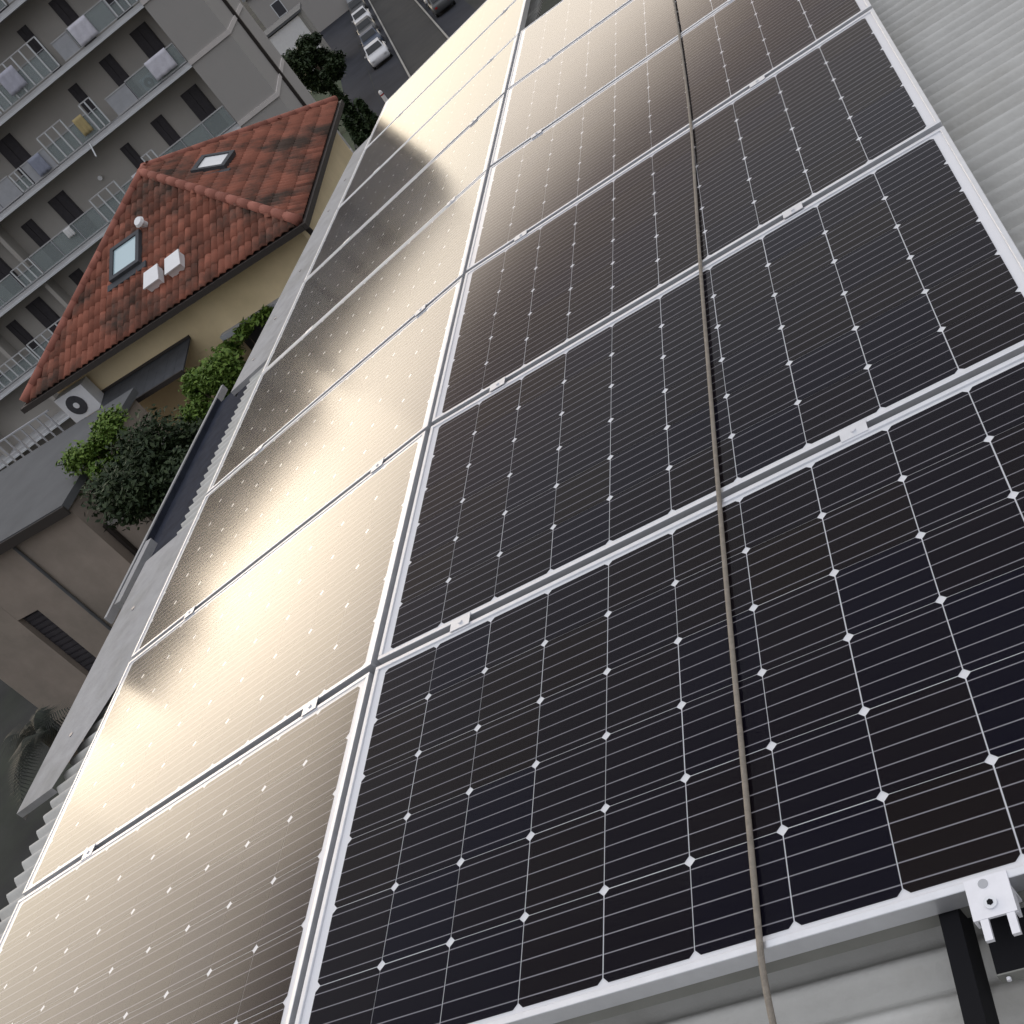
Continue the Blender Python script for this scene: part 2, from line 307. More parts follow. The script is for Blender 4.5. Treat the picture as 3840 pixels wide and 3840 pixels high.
# ------------------------------------------------------------------ solar panels
PW, PH, RP = 1.65, 0.992, 1.0154
MX, MY = (PW - 10 * CP) / 2, (PH - 6 * CP) / 2
FW, FH = 0.0115, 0.035
h, c = 0.0781, 0.0086
octo = [(-h + c, -h), (h - c, -h), (h, -h + c), (h, h - c), (h - c, h), (-h + c, h), (-h, h - c), (-h, -h + c)]
cell_me = MB().prism(octo, -0.0045, -0.0034).mesh('cell'); cell_me.materials.append(MT['cell'])
back_me = MB().box(FW, PW - FW, FW, PH - FW, -0.008, -0.0048).mesh('backsheet'); back_me.materials.append(MT['backsheet'])
pane_me = MB().quad((FW, FW, -0.0012), (PW - FW, FW, -0.0012), (PW - FW, PH - FW, -0.0012), (FW, PH - FW, -0.0012)).mesh('glass_pane'); pane_me.materials.append(MT['pane'])
def bar_mesh(n, x0, x1, y0, y1):
    bm = bmesh.new(); me = MB().box(x0, x1, y0, y1, -FH, 0.0006).mesh(n); bm.from_mesh(me)
    bmesh.ops.bevel(bm, geom=bm.edges[:], offset=0.0009, segments=1, affect='EDGES'); bm.to_mesh(me); bm.free(); me.materials.append(MT['alu']); return me
bars = [bar_mesh('frame_bar', 0, PW, 0, FW), bar_mesh('frame_bar', 0, PW, PH - FW, PH), bar_mesh('frame_bar', 0, FW, FW + 0.0004, PH - FW - 0.0004), bar_mesh('frame_bar', PW - FW, PW, FW + 0.0004, PH - FW - 0.0004)]
ORD = ['nearest', 'second', 'third', 'fourth', 'fifth', 'sixth', 'seventh', 'farthest']
def panel(mw, label, grp):
    r = empty('solar_panel', mw); tag(r, label, 'solar panel', grp)
    for b in bars: link('frame_bar', b, None, r)
    bk = link('backsheet', back_me, None, r)
    for i in range(10):
        for j in range(6):
            link('cell', cell_me, None, r, Matrix.Translation((MX + (i + .5) * CP + random.uniform(-3e-4, 3e-4), MY + (j + .5) * CP + random.uniform(-3e-4, 3e-4), 0)))
    link('glass_pane', pane_me, None, r)
    return r
ML = M @ Matrix.Rotation(-TH, 4, 'Y')
GAPX = 0.018
def jit(a): return Matrix.Rotation(R(random.uniform(-a, a)), 4, 'X') @ Matrix.Rotation(R(random.uniform(-a, a)), 4, 'Y')
for r in range(6):
    ex = {0: ' under the cable', 5: ' at its end'}.get(r, '')
    panel(M @ Matrix.Translation((0, r * RP, 0)) @ jit(0.12), 'dark solar panel in the right-hand column, %s row from the camera%s' % (ORD[r], ex), 'solar panels of the right-hand column')
for r in range(8):
    ex = {0: ', brownish glare', 7: ' at the roof end'}.get(r, ' with cream sky glare')
    panel(ML @ Matrix.Translation((-GAPX - PW - random.uniform(0, 0.006), r * RP, 0.0)) @ jit(0.10), 'solar panel in the left-hand column, %s row from the camera%s' % (ORD[r], ex), 'solar panels of the left-hand column')
# rails below the panels
def rail(mw, x, y0, y1, label, m):
    r = empty('mounting_rail', mw @ Matrix.Translation((x, y0, 0))); tag(r, label, 'rail', 'mounting rails under the panels')
    MB().box(-0.013, 0.013, 0, y1 - y0, -0.095, -0.0375).build('rail_profile', m, r)
    MB().box(-0.015, 0.015, 0.0, 0.004, -0.096, -0.0365, Matrix.Translation((0, -0.0045, 0))).build('end_cap', MT['black'], r)
rail(M, 1.183, -0.42, 6.08, 'black rail jutting out below the front edge beside the end clamp', MT['black'])
rail(M, 0.27, -0.02, 6.08, 'aluminium rail under the left part of the right-hand column', MT['alu'])
rail(ML, -0.25, -0.02, 8.1, 'aluminium rail under the left-hand column next to the seam', MT['alu'])
rail(ML, -1.28, -0.02, 8.1, 'aluminium rail under the left-hand column near the eave', MT['alu'])
def mid_clamp(mw, x, y, label):
    r = empty('mid_clamp', mw @ Matrix.Translation((x, y, 0))); tag(r, label, 'clamp', 'mid clamps in the gaps between panel rows')
    m = MB(); m.box(-0.028, 0.028, -0.0185, 0.0185, 0.0012, 0.0034); m.box(-0.028, 0.028, -0.0085, -0.0065, -0.03, 0.0013); m.box(-0.028, 0.028, 0.0065, 0.0085, -0.03, 0.0013)
    m.build('clamp_plate', MT['alu'], r); MB().disc((0, 0, 0.0034), (0, 0, 1), 0.0055, 0.003, 12).build('bolt', MT['alu'], r)
for r in range(1, 6):
    for x, w in ((0.26, 'left'), (1.24, 'right')):
        mid_clamp(M, x, r * RP - 0.0117, 'mid clamp in right-hand column gap %s from camera, %s rail' % (['', 'nearest', 'second', 'third', 'fourth', 'fifth'][r], w))
for r in range(1, 8):
    for x, w in ((-0.25, 'seam-side'), (-1.28, 'eave-side')):
        mid_clamp(ML, x, r * RP - 0.0117, 'mid clamp in left-hand column gap %s from camera, %s rail' % (['', 'nearest', 'second', 'third', 'fourth', 'fifth', 'sixth', 'seventh'][r], w))
# end clamp at the front edge of the nearest right panel
ec = empty('end_clamp', M @ Matrix.Translation((1.2505, 0, 0))); tag(ec, 'bright aluminium end clamp with two prongs on the front panel edge', 'clamp')
e = MB(); e.box(-0.0275, 0.0275, -0.046, 0.010, 0.0015, 0.0055); e.box(-0.0275, 0.0275, -0.0135, -0.0095, -0.034, 0.0016); e.box(-0.0275, -0.0235, -0.0462, -0.0138, -0.012, 0.0014); e.box(0.0235, 0.0275, -0.0462, -0.0138, -0.012, 0.0014)
e.build('clamp_body', MT['alu_bright'], ec)
for x in (-0.0145, 0.0185): MB().box(x - 0.005, x + 0.005, -0.074, -0.0462, -0.001, 0.0052).build('prong', MT['alu_bright'], ec)
bo = MB().disc((-0.001, -0.028, 0.0055), (0, 0, 1), 0.0085, 0.003, 18).build('bolt', MT['alu'], ec)
MB().disc((-0.001, -0.028, 0.0086), (0, 0, 1), 0.0042, 0.0006, 6).build('hex_socket', MT['black'], bo)
MB().disc((-0.004, -0.0, 0.0056), (0, 0, 1), 0.0065, 0.0004, 16).build('punch_mark', MT['privacy'], ec)
MB().box(-0.030, 0.05, -0.090, -0.0140, -0.062, -0.046).build('base_plate', MT['black'], ec)
MB().box(-0.030, 0.05, -0.0925, -0.0905, -0.064, -0.044).build('plate_lip', MT['batten'], ec)
MB().disc((-0.018, -0.0945, -0.05), (0, -1, 0), 0.003, 0.004, 8).build('rivet', MT['alu_bright'], ec)
# cable lying over the panels
pts = [(0.925, -0.75, -0.10), (0.924, -0.45, -0.085), (0.926, -0.2, -0.05), (0.930, -0.06, -0.006), (0.9325, -0.012, 0.006), (0.9335, 0.03, 0.0072), (0.936, 0.30, 0.0068), (0.938, 0.586, 0.0068), (0.944, 1.0, 0.0072), (0.949, 1.3, 0.0068), (0.962, 1.99, 0.0072), (0.975, 2.5, 0.0068), (0.987, 2.98, 0.0070), (0.989, 3.7, 0.0068), (0.983, 4.54, 0.007), (0.97, 5.3, 0.0068), (0.955, 6.08, 0.0074), (0.95, 6.3, -0.06), (0.949, 6.36, -0.3)]
def catmull(P, n=6):
    P = [Vector(p) for p in P]; out = []
    for i in range(len(P) - 1):
        p0, p1, p2, p3 = P[max(0, i - 1)], P[i], P[i + 1], P[min(len(P) - 1, i + 2)]
        for k in range(n):
            t = k / n; m1 = (p2 - p0) * .5 * ((p2 - p1).length / max(1e-6, (p2 - p0).length / 2)); m2 = (p3 - p1) * .5 * ((p2 - p1).length / max(1e-6, (p3 - p1).length / 2))
            out.append(p1 * (2*t**3 - 3*t*t + 1) + m1 * (t**3 - 2*t*t + t) + p2 * (-2*t**3 + 3*t*t) + m2 * (t**3 - t*t))
    return out + [P[-1]]
co = MB().tube(catmull(pts), 0.0049, 10).build('cable', MT['cable'], None, True, M)
tag(co, 'tan cable lying lengthwise across the right-hand solar panels', 'cable')
pu = MB().box(0.02, 1.64, 0.010, 0.05, -0.075, -0.0362).build('support_batten', MT['batten'], None, False, M); tag(pu, 'dark olive support batten under the front frame of the nearest right panel', 'batten')

# ------------------------------------------------------------------ hip-roofed ochre house
HX0, HX1, HY0, HY1, EZ, RZ = -14.55, -7.35, 17.05, 24.7, -2.8, -1.15
CXH, CYH = (HX0 + HX1) / 2, (HY0 + HY1) / 2
A1, A2 = Vector((CXH - 0.3, CYH - 0.12, RZ)), Vector((CXH - 0.42, CYH + 0.3, RZ))
house = empty('ochre_house', Matrix.Translation((CXH, CYH, GZ))); tag(house, 'ochre rendered house with a mossy red tiled hip roof', 'house')
hw = Matrix.Translation((-CXH, -CYH, -GZ))       # world -> house local
def hl(p): return tuple(hw @ Vector(p))
def hb(mb, name, m, parent=house, smooth=False):
    mb.v = [hl(v) for v in mb.v] if parent is house else mb.v
    return mb.build(name, m, parent, smooth)
WX0, WX1, WY0, WY1 = HX0 + 0.4, HX1 - 0.3, HY0 + 0.42, HY1 - 0.4
# walls: the front one has a recessed dark opening
def hbox(name, m, *b): return hb(MB().box(*b), name, m)
OX0, OX1, OZ1, OZ0 = -10.22, WX1 - 0.12, -3.92, -7.0
hbox('wall', MT['yellow'], WX0, WX1, WY0, WY0 + 0.3, OZ1, EZ - 0.02)
hbox('wall', MT['yellow'], WX0, OX0, WY0, WY0 + 0.3, GZ, OZ1 - 0.002)
hbox('wall', MT['yellow'], OX1, WX1, WY0, WY0 + 0.3, GZ, OZ1 - 0.002)
hbox('wall', MT['yellow'], OX0 + 0.002, OX1 - 0.002, WY0 + 0.002, WY0 + 0.3, GZ, OZ0)
SK = 1.1
hb(MB().prism([(WX1 - 0.3, WY0 + 0.302), (WX1 - 0.045, WY0 + 0.302), (WX1 - SK, WY1), (WX1 - SK - 0.3, WY1)], GZ, EZ - 0.02), 'wall', MT['yellow'])
hbox('wall', MT['yellow'], WX0, WX0 + 0.3, WY0 + 0.302, WY1, GZ, EZ - 0.02)
hbox('wall', MT['yellow'], WX0 + 0.302, WX1 - SK - 0.302, WY1 - 0.3, WY1 - 0.002, GZ, EZ - 0.02)
hbox('dark_glazing', MT['fan'], OX0 + 0.01, OX1 - 0.01, WY0 + 0.2, WY0 + 0.24, OZ0 + 0.01, OZ1 - 0.01)
hbox('lintel', MT['privacy'], OX0 - 0.1, WX1 + 0.03, WY0 - 0.16, WY0 - 0.002, OZ1 + 0.0, OZ1 + 0.1)
# eave boards and soffit
sof = MB(); sof.prism([(HX0 + 0.03, HY0 + 0.03), (HX1 - 0.03, HY0 + 0.03), (HX1 - SK - 0.03, HY1 - 0.03), (HX0 + 0.03, HY1 - 0.03)], EZ - 0.12, EZ - 0.05); hb(sof, 'soffit', MT['gutter_brown'])
for n, b in (('gutter', (HX0 - 0.05, HX1 + 0.05, HY0 - 0.12, HY0 - 0.005, EZ - 0.13, EZ - 0.02)), ('gutter', (HX0 - 0.12, HX0 - 0.055, HY0 - 0.12, HY1, EZ - 0.13, EZ - 0.02))):
    hbox(n, MT['gutter_brown'], *b)
hb(MB().prism([(HX1 + 0.055, HY0 - 0.12), (HX1 + 0.13, HY0 - 0.12), (HX1 - SK + 0.12, HY1), (HX1 - SK + 0.005, HY1)], EZ - 0.13, EZ - 0.02), 'gutter', MT['gutter_brown'])
hb(MB().tube([(HX1 + 0.06, HY0 - 0.06, EZ - 0.08), (HX1 + 0.04, HY0 + 0.05, EZ - 0.35), (WX1 + 0.06, WY0 - 0.02, EZ - 0.6), (WX1 + 0.06, WY0 - 0.04, GZ)], 0.05, 8), 'downpipe', MT['gutter_brown'])
E0, E1, E2, E3 = Vector((HX0, HY0, EZ)), Vector((HX1, HY0, EZ)), Vector((HX1 - SK, HY1, EZ)), Vector((HX0, HY1, EZ))
roof = hb(MB().add([E0, E1, E2, E3, A1, A2], [(0, 1, 4), (1, 2, 5, 4), (2, 3, 5), (3, 0, 4, 5)]), 'roof', MT['tile_base'])
TW, TE = 0.165, 0.34
def tile_mesh():
    mb = MB(); n = 6; L_ = TE + 0.05
    prof = [(-TW / 2 + TW * k / n, 0.008 + 0.045 * math.sin(math.pi * k / n)) for k in range(n + 1)]
    for (x, z) in prof: mb.v.append((x, 0, z + 0.018))
    for (x, z) in prof: mb.v.append((x, L_, z))
    m = n + 1
    for k in range(n): mb.f.append((k, k + 1, m + k + 1, m + k))
    for (x, z) in prof: mb.v.append((x, 0, z - 0.012))
    for k in range(n): mb.f.append((2 * m + k, 2 * m + k + 1, k + 1, k))
    return mb.mesh('tile', True)
tile_me = tile_mesh(); tile_me.materials.append(MT['tile'])
tile_count = 0; extra = MB()
def tile_face(a, b, apexes, as_parts, order_far=False):
    """tiles on the face whose eave runs a -> b; its top is one apex or two"""
    global tile_count
    ex = (b - a).normalized(); nrm = None
    top = apexes[0]; sl = top - a; sl = sl - ex * sl.dot(ex); H = sl.length; ey = sl.normalized(); ez = ex.cross(ey)
    if ez.z < 0: ez = -ez
    W = (b - a).length; t0 = (apexes[0] - a).dot(ex); t1 = (apexes[-1] - a).dot(ex)
    spots = []
    rows = int(H / TE) + 1
    for r in range(rows):
        y = r * TE - 0.04; f = min(1, max(0, (y + TE * .5)) / H)
        x0 = f * t0; x1 = W + f * (t1 - W); ncol = int(W / TW)
        for k in range(ncol + 1):
            x = (k + 0.5) * TW
            if x0 + TW * 0.25 <= x <= x1 - TW * 0.25: spots.append((x, y))
    for x, y in spots:
        p = a + ex * x + ey * y + ez * (0.004 + random.uniform(0, 0.008))
        mw = Matrix(((ex.x, ey.x, ez.x, p.x), (ex.y, ey.y, ez.y, p.y), (ex.z, ey.z, ez.z, p.z), (0, 0, 0, 1))) @ Matrix.Rotation(R(random.uniform(-1.5, 1.5)), 4, 'Z')
        if as_parts and tile_count < 298:
            link('tile', tile_me, None, roof, hw @ mw); tile_count += 1
        else:
            extra.add([hw @ mw @ v.co for v in tile_me.vertices], [tuple(q.vertices) for q in tile_me.polygons])
tile_face(E0, E1, [A1], True)
tile_face(E1, E2, [A1, A2], True)
tile_face(E3, E0, [A2, A1], False); tile_face(E2, E3, [A2], False)
tag(extra.build('tile', MT['tile'], roof, True), kind='stuff')
def ridge_line(p, q):
    d = (q - p); n = max(1, int(d.length / 0.36)); t = d.normalized()
    for k in range(n):
        s = p + d * (k / n); e = p + d * ((k + 1.12) / n); mb = MB(); up = Vector((0, 0, 0.045))
        mb.tube([hl(s + up), hl(e + up + Vector((0, 0, 0.012)))], [0.10, 0.085], 8); mb.build('ridge_tile', MT['ridge'], roof, True)
for p in (E0, E1): ridge_line(p, A1)
for p in (E2, E3): ridge_line(p, A2)
ridge_line(A1, A2)
SF = (RZ - EZ) / (A1.y - HY0); SR = (RZ - EZ) / (HX1 - A1.x)
def on_front(x, y, hgt): return Matrix.Translation((x, y, EZ + (y - HY0) * SF + hgt)) @ Matrix.Rotation(math.atan(SF), 4, 'X')
def on_right(x, y, hgt): return Matrix.Translation((x, y, EZ + (HX1 - SK * (y - HY0) / (HY1 - HY0) - x) * (RZ - EZ) / (HX1 - SK * (A1.y - HY0) / (HY1 - HY0) - A1.x) + hgt)) @ Matrix.Rotation(math.atan(SR), 4, 'Y')
def skylight(mw, w, l, label, pm):
    r = empty('roof_window', mw); tag(r, label, 'roof window')
    f = MB(); f.box(-w/2, w/2, -l/2, -l/2 + .09, 0, .1); f.box(-w/2, w/2, l/2 - .09, l/2, 0, .1); f.box(-w/2, -w/2 + .09, -l/2 + .092, l/2 - .092, 0, .1); f.box(w/2 - .09, w/2, -l/2 + .092, l/2 - .092, 0, .1)
    f.build('frame', MT['slate'], r); MB().box(-w/2 + .08, w/2 - .08, -l/2 + .08, l/2 - .08, 0.03, .07).build('pane', pm, r)
    MB().box(-w/2 - .12, w/2 + .12, -l/2 - .16, -l/2 - .005, 0.0, .03).build('apron', MT['slate'], r)
skylight(on_front(-11.62, 18.82, 0.05), 0.82, 0.86, 'roof window with pale blue pane on the front roof slope', MT['blue_glass'])
skylight(on_right(-9.85, 20.75, 0.05), 0.72, 0.8, 'roof window with white blind on the street side roof slope', MT['white'])
for x, lab in ((-10.78, 'white boxy roof vent left of its twin above the gutter'), (-10.22, 'white boxy roof vent right of its twin above the gutter')):
    r = empty('roof_vent', on_front(x, 17.78, 0.05) @ Matrix.Rotation(R(random.uniform(-8, 8)), 4, 'Z')); tag(r, lab, 'vent', 'white roof vents on the front slope')
    MB().prism([(-.17, -.18), (.17, -.18), (.15, .18), (-.15, .18)], 0, 0.15).build('vent_box', MT['white'], r)
    MB().prism([(-.2, -.21), (.2, -.21), (.18, .19), (-.18, .19)], 0.151, 0.18).build('vent_cap', MT['white'], r)
r = empty('vent_pipe', on_front(-11.12, 19.32, 0.04)); tag(r, 'small white vent pipe above the pale blue roof window', 'vent pipe')
MB().tube([(0, 0, 0), (0, -0.04, 0.16)], 0.07, 10).build('pipe', MT['white'], r); MB().tube([(0, -0.04, 0.165), (0, -0.05, 0.22)], [0.12, 0.09], 10).build('cowl', MT['white'], r)
# lean-to canopy on the front wall
cn = empty('lean_to_canopy', Matrix.Translation((-12.1, WY0, -3.55))); tag(cn, 'charcoal slate lean-to canopy on the ochre front wall', 'canopy')
for k in range(9):
    x = -1.2 + 2.4 * k / 9; MB().add([(x, -0.003, 0), (x + 0.262, -0.003, 0), (x + 0.262, -0.95, -0.2), (x, -0.95, -0.2), (x, -0.003, -0.03), (x + 0.262, -0.003, -0.03), (x + 0.262, -0.95, -0.23), (x, -0.95, -0.23)], [(3,2,1,0),(4,5,6,7),(2,3,7,6),(1,2,6,5),(3,0,4,7)]).build('slate_sheet', MT['slate'], cn)
MB().box(-1.23, 1.2, -1.0, -0.952, -0.26, -0.17).build('front_board', MT['gutter_brown'], cn)
MB().box(-1.23, 1.2, -0.05, -0.003, 0.003, 0.05).build('wall_flashing', MT['gutter_brown'], cn)
for x in (-1.1, 1.1): MB().tube([(x, -0.9, -0.24), (x, -0.004, -0.85)], 0.025, 6).build('bracket', MT['gutter_brown'], cn)
def ac_unit(mw, label, w=0.8, hgt=0.6):
    r = empty('air_conditioner', mw); tag(r, label, 'air conditioner')
    MB().box(-w/2, w/2, 0, 0.3, 0, hgt).build('casing', MT['plastic_white'], r)
    cx = -w * 0.06; g = MB().disc((cx, -0.001, hgt * .5), (0, -1, 0), hgt * .36, 0.012, 24).build('fan_grille', MT['fan'], r)
    MB().disc((cx, -0.014, hgt * .5), (0, -1, 0), hgt * .11, 0.01, 16).build('fan_hub', MT['plastic_white'], g)
    for k in range(5):
        a = k * 1.2566; MB().box(0.05, hgt * .33, -0.018, -0.0145, -0.03, 0.03, Matrix.Translation((cx, 0, hgt * .5)) @ Matrix.Rotation(a, 4, 'Y')).build('fan_blade', MT['slate'], g)
    for x in (-w * .38, w * .38): MB().box(x - .03, x + .03, -0.02, 0.32, -0.06, -0.002).build('bracket', MT['steel_dark'], r)
    return r
ac_unit(Matrix.Translation((-13.68, 17.1, -3.68)), 'white air conditioner under the left eave of the ochre house', 0.78, 0.6)

def railing(x0, x1, y, z0, z1, n, label):
    r = empty('metal_railing', Matrix.Translation((x0, y, z0))); tag(r, label, 'railing')
    MB().box(0, x1 - x0, -0.015, 0.015, z1 - z0 - 0.03, z1 - z0).build('top_rail', MT['privacy'], r); MB().box(0, x1 - x0, -0.015, 0.015, 0.05, 0.08).build('bottom_rail', MT['privacy'], r)
    for k in range(n):
        x = (x1 - x0) * (k + .5) / n; MB().box(x - .018, x + .018, -0.012, 0.012, 0.081, z1 - z0 - 0.031).build('bar', MT['privacy'], r)
railing(-16.1, -14.15, 16.9, -3.95, -3.1, 8, 'grey metal railing below the air conditioner of the ochre house')

# ------------------------------------------------------------------ beige annex with flat roof
an = empty('beige_annex', Matrix.Translation((-14.1, 14.5, GZ))); tag(an, 'stained beige annex with flat grey roof and dark shuttered window', 'building')
def ab(name, m, x0, x1, y0, y1, z0, z1, parent=an): return MB().box(x0 + 14.1, x1 + 14.1, y0 - 14.5, y1 - 14.5, z0 - GZ, z1 - GZ).build(name, m, parent)
AX0, AX1, AY0, AZ = -16.3, -11.9, 12.95, -3.6
wx0, wx1, wz0, wz1 = -14.75, -14.2, -6.75, -4.95
ab('wall', MT['beige'], AX0, wx0, AY0, AY0 + .25, GZ, AZ); ab('wall', MT['beige'], wx1, AX1, AY0, AY0 + .25, GZ, AZ)
ab('wall', MT['beige'], wx0 + .002, wx1 - .002, AY0 + .002, AY0 + .25, wz1, AZ); ab('wall', MT['beige'], wx0 + .002, wx1 - .002, AY0 + .002, AY0 + .25, GZ, wz0)
ab('wall', MT['beige'], AX1 - .25, AX1, AY0 + .252, 16.2, GZ, AZ); ab('wall', MT['beige'], AX0, AX0 + .25, AY0 + .252, 16.2, GZ, AZ); ab('wall', MT['beige'], AX0 + .252, AX1 - .252, 15.95, 16.2, GZ, AZ)
sh = ab('shutter', MT['door_dark'], wx0 + .004, wx1 - .004, AY0 + .12, AY0 + .16, wz0 + .004, wz1 - .004)
for k in range(14): ab('slat', MT['door_dark'], wx0 + .03, wx1 - .03, AY0 + .095, AY0 + .119, wz0 + .06 + k * .122, wz0 + .14 + k * .122, sh)
ab('roof', MT['beige_roof'], AX0 - .12, AX1 + .1, AY0 - .15, 16.3, AZ + .003, AZ + .14)
ab('roof_edge', MT['gutter_brown'], AX0 - .14, AX1 + .12, AY0 - .19, AY0 - .152, AZ - .05, AZ + .12)
MB().tube([(0.75, -1.59, -3.7 - GZ), (0.75, -1.59, 0.1)], 0.03, 8).build('downpipe', MT['beige_roof'], an)
# lower wing beside it
ab('wing_wall', MT['beige'], AX1 + .003, -11.15, AY0 + .3, 15.4, GZ, -4.35); ab('wing_roof', MT['kerb'], AX1 + .003, -11.1, AY0 + .25, 15.45, -4.347, -4.28)
ab('downpipe', MT['gutter_brown'], AX1 + .01, AX1 + .09, AY0 + .2, AY0 + .285, GZ, -4.27)
r = empty('clutter_bin', Matrix.Translation((-11.55, 14.0, -4.28))); tag(r, 'pale plastic bin on the low wing roof beside the beige annex', 'bin')
MB().prism([(-.22, -.16), (.22, -.16), (.24, .18), (-.24, .18)], 0, 0.34).build('bin_body', MT['stripe'], r); MB().prism([(-.25, -.2), (.25, -.2), (.27, .2), (-.27, .2)], 0.341, 0.38).build('lid', MT['kerb'], r)
railing(-11.1, -9.4, 12.4, -6.4, -5.5, 9, 'dark garden railing beyond the beige annex')

# ------------------------------------------------------------------ apartment block
APTM = Matrix.Translation((-20.2, 49.4, GZ)) @ Matrix.Rotation(math.atan2(.266, .964), 4, 'Z')
apt = empty('apartment_block', APTM); tag(apt, 'grey rendered apartment block with long balconies', 'building')
def pb(name, m, x0, x1, y0, y1, z0, z1, parent=apt): return MB().box(x0, x1, y0, y1, z0 - GZ, z1 - GZ).build(name, m, parent)
TOP = 7.15; LEN = 34.0
pb('wall', MT['render_grey'], -2.2, 0, 0, 10.4, GZ, TOP)
pb('wall', MT['render_back'], -LEN, -2.202, 1.3, 10.4, GZ, TOP - 0.002)
pb('wall', MT['render_grey'], -LEN - 2.2, -LEN - 0.002, 0, 10.4, GZ, TOP)
pb('parapet', MT['slab'], -LEN - 2.3, 0.1, -0.1, 10.5, TOP + 0.002, TOP + 0.3)
slabs = [3.8, 0.85, -2.1, -5.3, -8.3, -11.0]
for i, z in enumerate(slabs):
    pb('slab', MT['slab'], -LEN, -2.203, 0.02, 1.298, z, z + 0.22)
    pb('slab_nosing', MT['white_metal'], -LEN, -2.203, -0.05, 0.018, z - 0.02, z + 0.07)
    pb('string_course', MT['stripe'], -2.204, 0.06, -0.06, -0.002, z + 0.05, z + 0.25)
    pb('string_course', MT['stripe'], 0.002, 0.06, -0.001, 9.6, z + 0.05, z + 0.25)
for x, n in ((-6.62, 'fin_wall'), (-10.15, 'fin_wall'), (-14.4, 'fin_wall'), (-18.4, 'fin_wall'), (-22.4, 'fin_wall')):
    if n and x < -12: pb(n, MT['render_back'], x - .1, x + .1, 0.3, 1.298, GZ, TOP - .01)
ph = pb('stair_tower', MT['render_grey'], -33.6, -28.6, 1.5, 7, TOP + .302, 9.3); pb('tower_roof', MT['beige_roof'], -33.9, -28.3, 1.2, 7.3, 9.302, 9.5, ph)
at_ = pb('attic_storey', MT['render_grey'], -27.0, -13.6, 1.6, 8, TOP + .302, 8.35); pb('attic_roof', MT['beige_roof'], -27.2, -13.4, 1.4, 8.2, 8.352, 8.5, at_)
for s_ in (15.5, 18.6, 21.7, 24.8): pb('attic_window', MT['door_dark'], -s_ - .5, -s_ + .5, 1.57, 1.598, TOP + .6, 8.0, at_)
pb('chimney', MT['render_grey'], -11.6, -10.9, 3, 4, TOP + .302, 8.3)
pb('drainpipe', MT['gutter_brown'], 0.002, 0.16, 4.8, 5.05, GZ, TOP)
door_s = [(3.27, .9, 2.25), (5.28, .66, 2.15), (7.25, .5, 2.1), (11.35, .95, 2.25), (13.3, .66, 2.15), (15.9, .9, 2.25), (17.5, .6, 2.1), (20.3, .9, 2.25), (24.2, .9, 2.2), (27.6, .7, 2.15), (31.2, .9, 2.2)]
for z in slabs[:-1]:
    for s, w_, h_ in door_s:
        d = pb('door', MT['door_dark'], -s - w_/2, -s + w_/2, 1.24, 1.298, z + .23, z + .23 + h_)
        pb('door_panel', MT['door_dark'], -s - w_/2 + .06, -s - .02, 1.215, 1.238, z + .3, z + .2 + h_, d); pb('door_panel', MT['door_dark'], -s + .02, -s + w_/2 - .06, 1.215, 1.238, z + .3, z + .2 + h_, d)
def balustrade(z, s0, s1, hgt, kind):
    b = empty('balustrade', Matrix.Translation((-s1, 0, z + .22 - GZ)), apt); W = s1 - s0
    MB().box(0, W, 0.02, 0.08, hgt - .05, hgt).build('top_rail', MT['slab'], b)
    MB().box(0, W, 0.03, 0.07, 0.06, 0.1).build('bottom_rail', MT['slab'], b)
    if kind == 'bars':
        n = max(2, round(W / 0.45))
        for k in range(n + 1):
            x = 0.03 + (W - 0.06) * k / n; MB().box(x - .03, x + .03, 0.015, 0.085, 0.101, hgt - .051).build('bar', MT['white_metal'], b)
        MB().box(0, W, 0.03, 0.07, hgt * .62, hgt * .62 + .03).build('mid_rail', MT['privacy'], b)
        MB().box(0.04, W - .04, 0.088, 0.094, 0.11, hgt * .6).build('glass', MT['glass_rail'], b)
    elif kind == 'glass':
        n = max(1, round(W / 1.15))
        for k in range(n): MB().box(W * k / n + .03, W * (k + 1) / n - .03, 0.045, 0.055, 0.101, hgt - .051).build('glass', MT['glass_rail'], b)
        for k in range(n + 1): MB().box(max(0, W * k / n - .02), min(W, W * k / n + .02), 0.03, 0.07, 0.101, hgt - .051).build('post', MT['privacy'], b)
    else:
        n = max(1, round(W / 1.1))
        for k in range(n): MB().box(W * k / n + .015, W * (k + 1) / n - .015, 0.04, 0.06, 0.101, hgt - .051).build('screen', MT['privacy'], b)
plan = {0: [(2.25, 6.6, 1.0, 'screen'), (6.7, 10, 1.5, 'bars'), (10.1, 14.3, 1.0, 'glass')],
        1: [(2.25, 3.4, 1.0, 'bars'), (3.42, 5.5, 1.0, 'glass'), (5.52, 6.4, 0.95, 'screen'), (6.7, 10, 1.55, 'bars'), (10.1, 14.3, 1.0, 'bars')],
        2: [(2.25, 5.0, 1.0, 'glass'), (5.02, 6.2, .95, 'screen'), (6.65, 7.3, 1.42, 'bars'), (7.32, 8.3, 1.0, 'glass'), (8.32, 9.75, 1.45, 'bars'), (9.8, 11.2, 1.0, 'screen'), (11.25, 11.9, 1.0, 'bars'), (11.95, 14.3, 1.05, 'screen')],
        3: [(2.25, 6.0, 0.98, 'glass'), (6.05, 6.7, 1.4, 'bars'), (6.75, 8.3, 0.95, 'glass'), (8.35, 9.9, 1.35, 'bars'), (9.95, 13.9, 1.05, 'glass'), (13.95, 15.1, 1.05, 'bars')],
        4: [(2.25, 6.6, 1.0, 'glass'), (6.7, 10, 1.4, 'bars'), (10.1, 14.3, 1.0, 'glass'), (14.4, 17.2, 1.05, 'bars')]}
